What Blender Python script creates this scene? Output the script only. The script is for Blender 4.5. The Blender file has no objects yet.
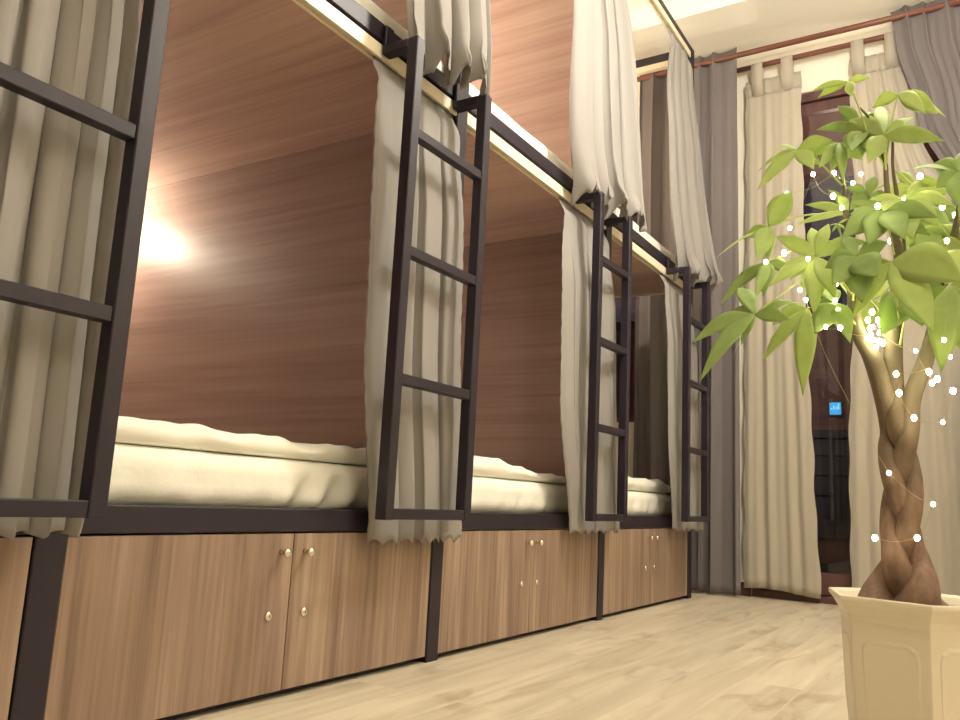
import bpy, bmesh, math, random
from mathutils import Vector, Matrix
random.seed(7)
SC = bpy.context.scene
COL = SC.collection
PI = math.pi

# ------------------------------------------------------------------ materials
def new_mat(name):
    m = bpy.data.materials.new(name); m.use_nodes = True
    nt = m.node_tree
    return m, nt, nt.nodes['Principled BSDF']

def simple(name, col, rough=.5, metal=0.0, spec=.5, bump=None):
    m, nt, b = new_mat(name)
    b.inputs['Base Color'].default_value = (*col, 1)
    b.inputs['Roughness'].default_value = rough
    b.inputs['Metallic'].default_value = metal
    b.inputs['Specular IOR Level'].default_value = spec
    if bump:
        scale, strength = bump
        tc = nt.nodes.new('ShaderNodeTexCoord')
        n = nt.nodes.new('ShaderNodeTexNoise'); n.inputs['Scale'].default_value = scale; n.inputs['Detail'].default_value = 3
        bp = nt.nodes.new('ShaderNodeBump'); bp.inputs['Strength'].default_value = strength; bp.inputs['Distance'].default_value = .01
        nt.links.new(tc.outputs['Object'], n.inputs['Vector'])
        nt.links.new(n.outputs['Fac'], bp.inputs['Height'])
        nt.links.new(bp.outputs['Normal'], b.inputs['Normal'])
    return m

def wood(name, stops, axis, across=9.0, along=.45, rough=.42, spec=.35, streak=60.0):
    """laminate with a grain that runs along one axis (0 x, 1 y, 2 z)"""
    m, nt, b = new_mat(name)
    N = nt.nodes.new; L = nt.links.new
    tc = N('ShaderNodeTexCoord'); oi = N('ShaderNodeObjectInfo')
    off = N('ShaderNodeVectorMath'); off.operation = 'SCALE'; off.inputs[0].default_value = (7.3, 3.1, 5.7)
    L(oi.outputs['Random'], off.inputs['Scale'])
    add = N('ShaderNodeVectorMath'); add.operation = 'ADD'
    L(tc.outputs['Object'], add.inputs[0]); L(off.outputs[0], add.inputs[1])
    def mapped(a, l):
        mp = N('ShaderNodeMapping'); s = [a, a, a]; s[axis] = l
        mp.inputs['Scale'].default_value = s; L(add.outputs[0], mp.inputs['Vector']); return mp
    n1 = N('ShaderNodeTexNoise'); n1.inputs['Scale'].default_value = 1; n1.inputs['Detail'].default_value = 5
    n1.inputs['Roughness'].default_value = .6; n1.inputs['Distortion'].default_value = .7
    L(mapped(across, along).outputs[0], n1.inputs['Vector'])
    n2 = N('ShaderNodeTexNoise'); n2.inputs['Scale'].default_value = 1; n2.inputs['Detail'].default_value = 3
    L(mapped(streak, along*3).outputs[0], n2.inputs['Vector'])
    mx = N('ShaderNodeMath'); mx.operation = 'MULTIPLY_ADD'; mx.inputs[1].default_value = .38
    L(n2.outputs['Fac'], mx.inputs[0])
    m2 = N('ShaderNodeMath'); m2.operation = 'MULTIPLY'; m2.inputs[1].default_value = .72
    L(n1.outputs['Fac'], m2.inputs[0]); L(m2.outputs[0], mx.inputs[2])
    cr = N('ShaderNodeValToRGB'); e = cr.color_ramp.elements
    e[0].position, e[1].position = stops[0][0], stops[-1][0]
    e[0].color = (*stops[0][1], 1); e[1].color = (*stops[-1][1], 1)
    for p, c in stops[1:-1]:
        q = e.new(p); q.color = (*c, 1)
    L(mx.outputs[0], cr.inputs['Fac']); L(cr.outputs['Color'], b.inputs['Base Color'])
    b.inputs['Roughness'].default_value = rough; b.inputs['Specular IOR Level'].default_value = spec
    return m

def fabric(name, col, trans=.25, clear=0.0, weave=900, rough=.9):
    m, nt, b = new_mat(name)
    N = nt.nodes.new; L = nt.links.new
    out = nt.nodes['Material Output']
    b.inputs['Base Color'].default_value = (*col, 1); b.inputs['Roughness'].default_value = rough
    b.inputs['Specular IOR Level'].default_value = .15
    tc = N('ShaderNodeTexCoord'); n = N('ShaderNodeTexNoise'); n.inputs['Scale'].default_value = weave; n.inputs['Detail'].default_value = 1
    n2 = N('ShaderNodeTexNoise'); n2.inputs['Scale'].default_value = 14; n2.inputs['Detail'].default_value = 3
    L(tc.outputs['Object'], n.inputs['Vector']); L(tc.outputs['Object'], n2.inputs['Vector'])
    ad = N('ShaderNodeMath'); ad.operation = 'MULTIPLY_ADD'; ad.inputs[1].default_value = .12
    L(n.outputs['Fac'], ad.inputs[0]); L(n2.outputs['Fac'], ad.inputs[2])
    bp = N('ShaderNodeBump'); bp.inputs['Strength'].default_value = .25; bp.inputs['Distance'].default_value = .012
    L(ad.outputs[0], bp.inputs['Height']); L(bp.outputs['Normal'], b.inputs['Normal'])
    tr = N('ShaderNodeBsdfTranslucent'); tr.inputs['Color'].default_value = (*col, 1)
    mix = N('ShaderNodeMixShader'); mix.inputs['Fac'].default_value = trans
    L(b.outputs[0], mix.inputs[1]); L(tr.outputs[0], mix.inputs[2])
    last = mix
    if clear:
        tp = N('ShaderNodeBsdfTransparent'); mz = N('ShaderNodeMixShader'); mz.inputs['Fac'].default_value = clear
        L(mix.outputs[0], mz.inputs[1]); L(tp.outputs[0], mz.inputs[2]); last = mz
    L(last.outputs[0], out.inputs['Surface'])
    return m

def emit(name, col, strength):
    m, nt, b = new_mat(name)
    b.inputs['Base Color'].default_value = (*col, 1)
    b.inputs['Emission Color'].default_value = (*col, 1); b.inputs['Emission Strength'].default_value = strength
    return m

GRAIN = [(.28, (.225, .140, .118)), (.46, (.30, .197, .168)), (.60, (.355, .245, .205)), (.82, (.42, .305, .255))]
DOORG = [(.34, (.115, .074, .056)), (.47, (.215, .145, .108)), (.58, (.275, .192, .142)), (.70, (.37, .275, .205))]
M = {}
M['panel_shaded_x'] = wood('walnut_laminate_across_shaded', [(p, (c[0]*.88, c[1]*.88, c[2]*.90)) for p, c in GRAIN], 0, across=13, along=.5)  # berth shade painted in: the same laminate with darkened grain colours
M['deck_lit_x'] = wood('walnut_laminate_deck_lit', [(p, (c[0]*1.42, c[1]*1.42, c[2]*1.42)) for p, c in GRAIN], 0, across=10, along=.5)  # lit copy of that laminate: lamp light painted in as paler grain
M['door_z'] = wood('walnut_laminate_upright', DOORG, 2, across=14, along=.8, streak=90)
M['steel'] = simple('dark_painted_steel', (.0135, .0085, .0165), .45, 0, .42, (220, .04))
M['track'] = simple('cream_track', (.74, .66, .50), .4)
M['sheet'] = fabric('white_cotton', (.88, .87, .79), .06, 0, 700)
M['curtain'] = fabric('beige_grey_curtain', (.315, .298, .282), .14)
M['drape'] = fabric('grey_blackout_drape', (.165, .148, .150), .03)
M['sheer'] = fabric('sheer_voile', (.585, .54, .45), .35, .06, 500)
M['wall'] = simple('cream_plaster', (.84, .79, .67), .85, 0, .2, (60, .05))
M['wall_grey'] = simple('grey_plaster', (.46, .41, .36), .85, 0, .2)
M['ceil'] = simple('white_plaster', (.86, .83, .74), .9, 0, .1)
M['rod'] = wood('brown_rod', [(.3, (.10, .035, .024)), (.7, (.19, .075, .05))], 0, across=40, along=1)
M['frame_wood'] = wood('door_frame_wood', [(.3, (.07, .03, .03)), (.7, (.13, .06, .055))], 2, across=20, along=1)
M['nickel'] = simple('brushed_nickel', (.80, .74, .62), .22, 1.0)
M['slot'] = simple('black_slot', (.02, .018, .018), .6)
M['pot'] = simple('ivory_glazed_pot', (.68, .62, .49), .33, 0, .5, (7, .05))
M['soil'] = simple('dark_potting_soil', (.06, .04, .028), 1, 0, .1, (120, .9))
M['night_wall'] = wood('night_facade', [(.3, (.07, .028, .026)), (.7, (.12, .05, .045))], 0, across=14, along=1)
M['night_dark'] = simple('dark_lattice', (.012, .010, .020), .5)
M['balcony'] = wood('balcony_soffit', [(.3, (.12, .05, .05)), (.7, (.17, .08, .075))], 0, across=12, along=1)
M['diffuser'] = emit('lamp_diffuser', (1, .90, .70), 4)
M['bed_bulb'] = emit('bed_lamp_bulb', (1, .84, .55), 30)
M['fairy'] = emit('fairy_bulb', (1, .90, .58), 55)
M['screen'] = emit('blue_screen', (.03, .27, .55), 1.1)
M['screen_pale'] = emit('pale_blue_screen', (.16, .50, .75), 1.1)
M['wire'] = simple('thin_copper_wire', (.45, .36, .22), .35, .8)

def floor_mat():
    m, nt, b = new_mat('light_oak_boards')
    N = nt.nodes.new; L = nt.links.new
    tc = N('ShaderNodeTexCoord'); mp = N('ShaderNodeMapping'); mp.inputs['Rotation'].default_value = (0, 0, PI/2)
    L(tc.outputs['Object'], mp.inputs['Vector'])
    br = N('ShaderNodeTexBrick'); br.offset = .37
    br.inputs['Scale'].default_value = 1; br.inputs['Brick Width'].default_value = 1.15; br.inputs['Row Height'].default_value = .145
    br.inputs['Mortar Size'].default_value = .0016; br.inputs['Mortar Smooth'].default_value = .3
    br.inputs['Color1'].default_value = (.2, .2, .2, 1); br.inputs['Color2'].default_value = (.8, .8, .8, 1); br.inputs['Mortar'].default_value = (.0, .0, .0, 1)
    L(mp.outputs[0], br.inputs['Vector'])
    # grain: stretched along y, shifted per board
    sh = N('ShaderNodeVectorMath'); sh.operation = 'MULTIPLY_ADD'; sh.inputs[1].default_value = (9, 5, 3)
    L(br.outputs['Color'], sh.inputs[0]); L(tc.outputs['Object'], sh.inputs[2])
    def nz(a, l, det, dist=0.0):
        mm = N('ShaderNodeMapping'); mm.inputs['Scale'].default_value = (a, l, a); L(sh.outputs[0], mm.inputs['Vector'])
        n = N('ShaderNodeTexNoise'); n.inputs['Scale'].default_value = 1; n.inputs['Detail'].default_value = det; n.inputs['Distortion'].default_value = dist
        L(mm.outputs[0], n.inputs['Vector']); return n
    g1 = nz(16, 1.3, 5, .9); g2 = nz(11, 2.6, 4, 1.0)
    r1 = N('ShaderNodeValToRGB'); e = r1.color_ramp.elements
    e[0].position, e[0].color = .34, (.52, .45, .335, 1); e[1].position, e[1].color = .64, (.66, .59, .46, 1)
    L(g1.outputs['Fac'], r1.inputs['Fac'])
    r2 = N('ShaderNodeValToRGB'); e = r2.color_ramp.elements      # knots and darker streaks
    e[0].position, e[0].color = .27, (.70, .65, .58, 1); e[1].position, e[1].color = .44, (1, 1, 1, 1)
    L(g2.outputs['Fac'], r2.inputs['Fac'])
    mu = N('ShaderNodeMix'); mu.data_type = 'RGBA'; mu.blend_type = 'MULTIPLY'; mu.inputs[0].default_value = 1
    L(r1.outputs[0], mu.inputs[6]); L(r2.outputs[0], mu.inputs[7])
    r3 = N('ShaderNodeMapRange'); r3.inputs['To Min'].default_value = .88; r3.inputs['To Max'].default_value = 1.06
    L(br.outputs['Color'], r3.inputs['Value'])
    mv = N('ShaderNodeMix'); mv.data_type = 'RGBA'; mv.blend_type = 'MULTIPLY'; mv.inputs[0].default_value = 1
    L(mu.outputs[2], mv.inputs[6]); L(r3.outputs[0], mv.inputs[7])
    ms = N('ShaderNodeMix'); ms.data_type = 'RGBA'; ms.inputs[7].default_value = (.78, .72, .58, 1)
    fm = N('ShaderNodeMath'); fm.operation = 'MULTIPLY'; fm.inputs[1].default_value = .28
    L(br.outputs['Fac'], fm.inputs[0]); L(fm.outputs[0], ms.inputs[0]); L(mv.outputs[2], ms.inputs[6])
    L(ms.outputs[2], b.inputs['Base Color'])
    b.inputs['Roughness'].default_value = .38; b.inputs['Specular IOR Level'].default_value = .4
    return m
M['floor'] = floor_mat()

def leaf_mat():
    m, nt, b = new_mat('green_leaf')
    N = nt.nodes.new; L = nt.links.new; out = nt.nodes['Material Output']
    oi = N('ShaderNodeObjectInfo')
    cr = N('ShaderNodeValToRGB'); e = cr.color_ramp.elements
    e[0].position, e[0].color = 0, (.33, .45, .16, 1); e[1].position, e[1].color = 1, (.56, .66, .24, 1)
    L(oi.outputs['Random'], cr.inputs['Fac'])
    tc = N('ShaderNodeTexCoord'); n = N('ShaderNodeTexNoise'); n.inputs['Scale'].default_value = 30
    L(tc.outputs['Object'], n.inputs['Vector'])
    mr = N('ShaderNodeMapRange'); mr.inputs['To Min'].default_value = .85; mr.inputs['To Max'].default_value = 1.15
    L(n.outputs['Fac'], mr.inputs['Value'])
    mu = N('ShaderNodeMix'); mu.data_type = 'RGBA'; mu.blend_type = 'MULTIPLY'; mu.inputs[0].default_value = 1
    L(cr.outputs[0], mu.inputs[6]); L(mr.outputs[0], mu.inputs[7])
    L(mu.outputs[2], b.inputs['Base Color']); b.inputs['Roughness'].default_value = .6; b.inputs['Specular IOR Level'].default_value = .22
    tr = N('ShaderNodeBsdfTranslucent'); L(mu.outputs[2], tr.inputs['Color'])
    mix = N('ShaderNodeMixShader'); mix.inputs['Fac'].default_value = .45
    L(b.outputs[0], mix.inputs[1]); L(tr.outputs[0], mix.inputs[2]); L(mix.outputs[0], out.inputs['Surface'])
    return m
M['leaf'] = leaf_mat()

def bark_mat(name, lo, hi):
    m, nt, b = new_mat(name)
    N = nt.nodes.new; L = nt.links.new
    tc = N('ShaderNodeTexCoord'); mp = N('ShaderNodeMapping'); mp.inputs['Scale'].default_value = (1, 1, .35)
    n = N('ShaderNodeTexNoise'); n.inputs['Scale'].default_value = 45; n.inputs['Detail'].default_value = 6; n.inputs['Roughness'].default_value = .65
    L(tc.outputs['Object'], mp.inputs[0]); L(mp.outputs[0], n.inputs['Vector'])
    cr = N('ShaderNodeValToRGB'); e = cr.color_ramp.elements
    e[0].position, e[0].color = .32, (*lo, 1); e[1].position, e[1].color = .70, (*hi, 1)
    L(n.outputs['Fac'], cr.inputs['Fac']); L(cr.outputs[0], b.inputs['Base Color'])
    bp = N('ShaderNodeBump'); bp.inputs['Strength'].default_value = .35; bp.inputs['Distance'].default_value = .006
    L(n.outputs['Fac'], bp.inputs['Height']); L(bp.outputs['Normal'], b.inputs['Normal'])
    b.inputs['Roughness'].default_value = .7
    return m
M['bark'] = bark_mat('brown_bark', (.095, .050, .034), (.225, .135, .088))
def bark_top():
    # young wood: the brown bark turns olive higher up the stem
    m = M['bark']; nt = m.node_tree; N = nt.nodes.new; L = nt.links.new; b = nt.nodes['Principled BSDF']
    old = b.inputs['Base Color'].links[0].from_socket
    tc = N('ShaderNodeTexCoord'); sp = N('ShaderNodeSeparateXYZ'); L(tc.outputs['Object'], sp.inputs[0])
    mr = N('ShaderNodeMapRange'); mr.inputs['From Min'].default_value = .12; mr.inputs['From Max'].default_value = .50; L(sp.outputs['Z'], mr.inputs['Value'])
    mx = N('ShaderNodeMix'); mx.data_type = 'RGBA'; L(mr.outputs[0], mx.inputs[0]); L(old, mx.inputs[6]); mx.inputs[7].default_value = (.105, .085, .045, 1)
    L(mx.outputs[2], b.inputs['Base Color'])
bark_top()
M['petiole'] = simple('pale_green_stalk', (.38, .45, .13), .5)

def glass_mat():
    m, nt, b = new_mat('door_glass')
    N = nt.nodes.new; L = nt.links.new; out = nt.nodes['Material Output']
    tp = N('ShaderNodeBsdfTransparent'); gl = N('ShaderNodeBsdfGlossy'); gl.inputs['Roughness'].default_value = .02
    fr = N('ShaderNodeFresnel'); fr.inputs['IOR'].default_value = 1.45
    mix = N('ShaderNodeMixShader'); L(fr.outputs[0], mix.inputs['Fac']); L(tp.outputs[0], mix.inputs[1]); L(gl.outputs[0], mix.inputs[2])
    L(mix.outputs[0], out.inputs['Surface'])
    return m
M['glass'] = glass_mat()

# ------------------------------------------------------------------ mesh helpers
def BM(): return bmesh.new()

def box(bm, x0, x1, y0, y1, z0, z1, bev=0.0, seg=2):
    vs = [bm.verts.new((x, y, z)) for x in (x0, x1) for y in (y0, y1) for z in (z0, z1)]
    q = [(0, 1, 3, 2), (4, 6, 7, 5), (0, 4, 5, 1), (2, 3, 7, 6), (0, 2, 6, 4), (1, 5, 7, 3)]
    fs = [bm.faces.new([vs[i] for i in f]) for f in q]
    if bev:
        es = list({e for f in fs for e in f.edges})
        bmesh.ops.bevel(bm, geom=es, offset=bev, segments=seg, profile=.6, affect='EDGES')
    return bm

def tube(bm, pts, rad, n=8, cap=True):
    pts = [Vector(p) for p in pts]
    if not isinstance(rad, (list, tuple)): rad = [rad]*len(pts)
    rings = []; up = None
    for i, p in enumerate(pts):
        d = (pts[min(i+1, len(pts)-1)] - pts[max(i-1, 0)]).normalized()
        if up is None:
            up = d.orthogonal().normalized()
        else:
            up = (up - d*up.dot(d)).normalized()
        s = d.cross(up)
        rings.append([bm.verts.new(p + (up*math.cos(2*PI*k/n) + s*math.sin(2*PI*k/n))*rad[i]) for k in range(n)])
    for a, b in zip(rings, rings[1:]):
        for k in range(n):
            f = bm.faces.new((a[k], a[(k+1) % n], b[(k+1) % n], b[k])); f.smooth = True
    if cap:
        bm.faces.new(rings[0][::-1]); bm.faces.new(rings[-1])
    return bm

def lathe(bm, prof, c, axis, n=20):
    """profile of (radius, height) turned about an axis through c"""
    axis = Vector(axis).normalized(); u = axis.orthogonal().normalized(); w = axis.cross(u); c = Vector(c)
    rings = []
    for r, h in prof:
        if r < 1e-6: rings.append([bm.verts.new(c + axis*h)]); continue
        rings.append([bm.verts.new(c + axis*h + (u*math.cos(2*PI*k/n) + w*math.sin(2*PI*k/n))*r) for k in range(n)])
    for a, b in zip(rings, rings[1:]):
        for k in range(n):
            if len(a) == 1 and len(b) == 1: continue
            if len(a) == 1: f = bm.faces.new((a[0], b[(k+1) % n], b[k]))
            elif len(b) == 1: f = bm.faces.new((a[k], a[(k+1) % n], b[0]))
            else: f = bm.faces.new((a[k], a[(k+1) % n], b[(k+1) % n], b[k]))
            f.smooth = True
    bmesh.ops.recalc_face_normals(bm, faces=bm.faces[:])
    return bm

def world_loc(o):
    p = Vector((0, 0, 0))
    while o is not None:
        p += o.location; o = o.parent
    return p

def link(name, bm, mat, parent=None, at=None, label=None, recalc=True):
    """link a bmesh given in room coordinates as ONE object; 'at' is its own origin"""
    if recalc: bmesh.ops.recalc_face_normals(bm, faces=bm.faces[:])
    at = Vector(at) if at is not None else (world_loc(parent) if parent is not None else Vector((0, 0, 0)))
    bmesh.ops.translate(bm, verts=bm.verts[:], vec=-at)
    me = bpy.data.meshes.new(name); bm.to_mesh(me); bm.free()
    me.materials.append(mat)
    o = bpy.data.objects.new(name, me); COL.objects.link(o)
    if parent is not None:
        o.parent = parent; o.location = at - world_loc(parent)
    else:
        o.location = at
    if label: o['label'] = label
    return o

def tag(o, label, cat, group=None):
    o['label'] = label; o['category'] = cat
    if group: o['group'] = group
    return o

def thing(name, label, cat, loc, group=None):
    o = bpy.data.objects.new(name, None); o.empty_display_size = .1; COL.objects.link(o); o.location = loc
    return tag(o, label, cat, group)

def struct(name, bm, mat, at=None):
    o = link(name, bm, mat, None, at); o['kind'] = 'structure'; return o

def noise2(x, y, s=0):
    return (math.sin(3.1*x+1.7*y+s) + math.sin(-2.3*x+4.1*y+2.1*s+1) + math.sin(5.3*x+2.9*y+.7*s+2))/3

POW_A, POW_B, EXPO = 42, 165, 0.08

LEAVES=[
((1076,1815,1385),(1117,1834,1225),[(1003,1805,1376,17),(1007,1855,1382,22),(1115,1864,1409,17),(1087,1784,1332,22),]),
((1170,1854,1353),(1143,1834,1186),[(1257,1884,1294,22),(1245,1814,1272,42),(1225,1774,1258,29),(1118,1854,1332,29),]),
((1144,1804,1240),(1143,1834,1164),[(1254,1774,1194,37),(1197,1864,1259,49),(1197,1894,1311,25),(1117,1755,1164,44),(1072,1864,1318,39),(1129,1914,1362,34),]),
((1092,1864,1295),(1140,1834,1198),[(1005,1834,1295,25),(1046,1874,1362,29),(1084,1784,1207,54),(1129,1784,1180,49),(1141,1874,1312,34),]),
((964,1834,1255),(1055,1855,1161),[(882,1804,1162,32),(866,1874,1235,15),(1039,1824,1260,32),(1022,1884,1260,15),(1007,1785,1183,37),(1009,1864,1220,29),(914,1854,1283,7),]),
((1051,1855,1263),(1059,1854,1140),[(1014,1804,1191,29),(1034,1834,1190,32),(1062,1804,1151,27),(989,1874,1252,25),(1094,1864,1219,39),]),
((894,1865,1092),(1056,1864,1097),[(783,1824,1019,10),(837,1874,1076,29),(946,1864,1171,54),(883,1794,990,44),(898,1834,999,29),]),
((889,1894,1017),(1060,1874,1042),[(781,1864,914,22),(810,1914,962,22),(877,1875,929,34),(868,1834,913,29),(939,1884,977,29),]),
((880,1784,866),(1065,1854,985),[(755,1744,804,39),(778,1714,709,29),(852,1774,799,20),(827,1805,781,7),(808,1834,878,34),(960,1814,894,22),(823,1864,953,39),(951,1794,852,34),]),
((1011,1774,980),(1070,1834,906),[(930,1754,1031,34),(994,1814,1060,29),(1030,1814,1064,29),(921,1734,913,34),(1011,1724,841,44),(1106,1814,1013,34),(1052,1734,873,39),(948,1815,947,32),]),
((1092,1734,959),(1071,1835,895),[(1134,1684,900,64),(1105,1695,853,59),(1037,1705,934,44),(1146,1785,999,34),(1060,1784,1023,29),(1053,1684,892,54),]),
((972,1884,897),(1072,1854,867),[(878,1854,774,34),(967,1834,692,49),(892,1894,866,34),(908,1924,859,25),(878,1935,840,22),]),
((1043,1795,882),(1087,1834,818),[(1004,1774,814,54),(1070,1784,793,42),(1018,1835,922,39),(985,1854,867,34),]),
((1156,1734,941),(1158,1814,841),[(1280,1674,873,84),(1226,1664,781,66),(1085,1705,823,37),(1095,1755,916,39),]),
((1183,1835,902),(1157,1834,793),[(1125,1794,806,69),(1201,1784,819,84),(1252,1864,886,59),(1222,1894,939,49),]),
((1252,1795,900),(1227,1854,865),[(1232,1734,718,64),(1276,1774,746,74),(1213,1834,845,49),(1309,1804,867,64),]),
((1177,1834,1098),(1259,1864,1013),[(1111,1795,1099,20),(1267,1784,1058,34),(1255,1864,1118,29),(1240,1775,1013,44),(1118,1785,1042,49),(1192,1754,988,54),(1222,1895,1161,29),]),
((1273,1834,1147),(1273,1865,1043),[(1232,1864,1186,37),(1178,1855,1174,7),(1288,1794,1039,54),(1234,1834,1119,34),(1306,1875,1205,39),(1320,1834,1101,39),]),
((1141,1784,1064),(1154,1814,979),[(1081,1754,1087,20),(1072,1805,1077,20),(1066,1734,1003,54),(1114,1734,980,54),(1181,1724,981,54),(1238,1765,1031,39),(1220,1815,1013,39),]),
((1046,1835,1068),(1057,1854,986),[(1065,1844,1080,6),(1061,1825,1051,6),(1033,1834,1051,6),(1024,1854,1073,6),(1049,1834,1045,6),]),
((1064,1854,1099),(1058,1854,1025),[(959,1834,1078,12),(972,1874,1137,22),(1023,1864,1161,17),(1050,1814,1124,22),]),
((1195,1885,1045),(1231,1875,912),[(1268,1864,1001,49),(1244,1835,959,49),(1152,1894,1014,39),(1219,1914,1112,34),]),
((1281,1854,986),(1257,1864,966),[(1218,1854,998,39),(1243,1794,901,54),(1312,1834,935,54),(1236,1895,1058,34),(1299,1884,1046,39),]),
((1193,1885,1144),(1155,1854,1181),[(1124,1895,1141,29),(1241,1864,1142,32),(1230,1854,1092,37),(1167,1874,1082,34),(1156,1914,1199,25),]),
((1103,1864,1134),(1138,1834,1142),[(1064,1834,1148,25),(1073,1814,1089,34),(1113,1834,1063,37),(1148,1884,1115,29),(1118,1894,1189,25),]),
((999,1884,987),(1070,1845,898),[(935,1884,1009,29),(960,1864,935,39),(1016,1874,910,39),(1050,1894,945,34),]),
((1099,1834,1271),(1140,1834,1187),[(1068,1814,1227,34),(1100,1804,1198,39),(1132,1855,1249,34),(1047,1864,1304,27),(1112,1875,1333,27),]),
((1368,1854,951),(1251,1864,939),[(1449,1854,916,39),(1422,1794,836,49),(1363,1804,823,49),(1424,1884,1008,34),(1360,1894,1041,32),]),
((1363,1894,1115),(1266,1864,1044),[(1448,1884,1087,34),(1421,1834,1007,44),(1365,1864,999,39),(1419,1934,1186,29),(1332,1914,1183,29),]),
((1306,1834,814),(1223,1854,849),[(1385,1834,770,44),(1341,1784,697,49),(1284,1804,692,44),(1382,1874,841,32),]),
((1215,1994,1140),(1166,1864,970),[(1280,2034,1097,39),(1251,1954,1019,39),(1181,2014,1069,34),(1255,2054,1215,29),(1163,2034,1174,25),]),
((1088,1984,929),(1143,1854,797),[(1021,2005,892,34),(1072,1955,820,37),(1137,1974,854,34),(1030,2034,983,29),(1126,2034,974,29),]),
]
BRANCHES=[
[(1138,1835,614,21.6),(1125,1830,690,20.5),(1105,1824,769,18.2),(1079,1834,825,14.8),(1070,1845,887,11.4),(1066,1854,967,9.1),(1061,1854,1059,6.8),(1057,1854,1161,4.6)],
[(1143,1844,615,20.5),(1142,1849,713,19.3),(1143,1854,797,18.2),(1152,1844,891,13.7),(1161,1834,969,10.2),(1154,1834,1050,8.0),(1144,1834,1130,5.7),(1143,1834,1186,4.6)],
[(1156,1834,614,21.6),(1174,1844,684,18.2),(1200,1850,758,15.9),(1218,1854,824,13.7),(1229,1864,888,11.4),(1247,1864,967,9.1),(1263,1864,1030,6.8),(1275,1865,1097,4.6)],
[(1151,1864,809,9.1),(1164,1860,893,8.0),(1168,1864,970,6.8),(1164,1864,1081,5.7),(1155,1854,1181,3.4),(1157,1854,1249,2.7)],
[(1143,1834,1186,3.6),(1135,1834,1227,3.2),(1119,1835,1290,2.7),(1096,1834,1328,2.3)],
]
BULBS=[(931,1883,1175),(1003,1797,1176),(1032,1890,1209),(1055,1711,1087),(1057,1816,1097),(1101,1770,1149),(1075,1855,1165),(1135,1729,1059),(1171,1869,1115),(1156,1803,1060),(1157,1875,1061),(1133,1790,1061),(1209,1781,1129),(1146,1852,1022),(1242,1891,1096),(1251,1768,983),(1265,1888,1074),(1017,1880,1021),(1001,1730,965),(1034,1816,947),(991,1835,984),(923,1883,1031),(947,1828,1070),(918,1721,965),(1042,1794,888),(1047,1793,866),(972,1795,917),(968,1886,917),(1027,1764,825),(1058,1739,816),(1109,1817,862),(1120,1814,844),(1103,1831,831),(1122,1818,817),(1115,1795,798),(1100,1823,847),(1128,1807,794),(1117,1793,783),(1108,1833,834),(1122,1804,797),(1109,1787,807),(1125,1811,832),(1102,1798,804),(1152,1785,725),(1156,1787,687),(1187,1803,773),(1214,1786,705),(1209,1799,729),(1240,1716,775),(1246,1801,758),(1223,1782,712),(1248,1798,690),(1229,1782,628),(1181,1777,636),(1208,1764,472),(1107,1764,403),(1179,1764,408),(1135,1764,528),(1041,1821,930),]
# ------------------------------------------------------------------ camera
cam = bpy.data.cameras.new('camera'); cam.sensor_width = 36; cam.lens = 811.024/960*36; cam.clip_start = .02
co = bpy.data.objects.new('camera', cam); COL.objects.link(co)
right = Vector((0.84892, -0.04689, -0.52644)); 
Rw = [[0.8489180961906085, -0.04689393220224319, -0.5264399539194609],
      [0.5261878749680703, 0.16854455370071, 0.8334980825739282],
      [0.04964258450865639, -0.9845779260883517, 0.16775554018529765]]   # rows: world x, y, z seen from the camera (right, down, forward)
mw = Matrix(((Rw[0][0], -Rw[0][1], -Rw[0][2], 1.3),
             (Rw[1][0], -Rw[1][1], -Rw[1][2], 0.0),
             (Rw[2][0], -Rw[2][1], -Rw[2][2], .4407),
             (0, 0, 0, 1)))
co.matrix_world = mw
SC.camera = co

# ------------------------------------------------------------------ room shell
XB, XR, YN, YF, ZS, ZC = -2.02, 2.5, -1.9, 4.55, 3.12, 3.24
struct('floor', box(BM(), XB-.1, XR+.1, YN-.1, YF+.12, -.06, 0), M['floor'])
struct('ceiling', box(BM(), XB-.1, XR+.1, YN-.1, YF+.12, ZC, ZC+.08), M['ceil'])
struct('trim_1', box(BM(), XB, XR, 4.02, YF, ZS, ZC), M['ceil'])                 # lowered ceiling band by the window
struct('wall_back', box(BM(), XB-.1, XB, YN-.1, YF+.12, 0, ZC), M['wall'])
struct('wall_right', box(BM(), XR, XR+.1, YN-.1, YF+.12, 0, ZC), M['wall'])
struct('wall_near', box(BM(), XB, XR, YN-.1, YN, 0, ZC), M['wall'])
# window wall with a door opening and a smaller window behind the end bunk
DX0, DX1, DZ = .20, 1.55, 2.80
WX0, WX1, WZ0, WZ1 = -1.45, -.435, .93, 2.30
bm = BM()
box(bm, XB, WX0, YF, YF+.12, 0, ZS); box(bm, WX0, WX1, YF, YF+.12, 0, WZ0); box(bm, WX0, WX1, YF, YF+.12, WZ1, ZS)
box(bm, WX1, DX0, YF, YF+.12, 0, ZS); box(bm, DX0, DX1, YF, YF+.12, DZ, ZS); box(bm, DX1, XR, YF, YF+.12, 0, ZS)
struct('wall_window', bm, M['wall'])
bm = BM(); box(bm, XB, DX0, YF-.012, YF-.001, 0, .07); struct('baseboard_window', bm, M['frame_wood'])
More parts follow.
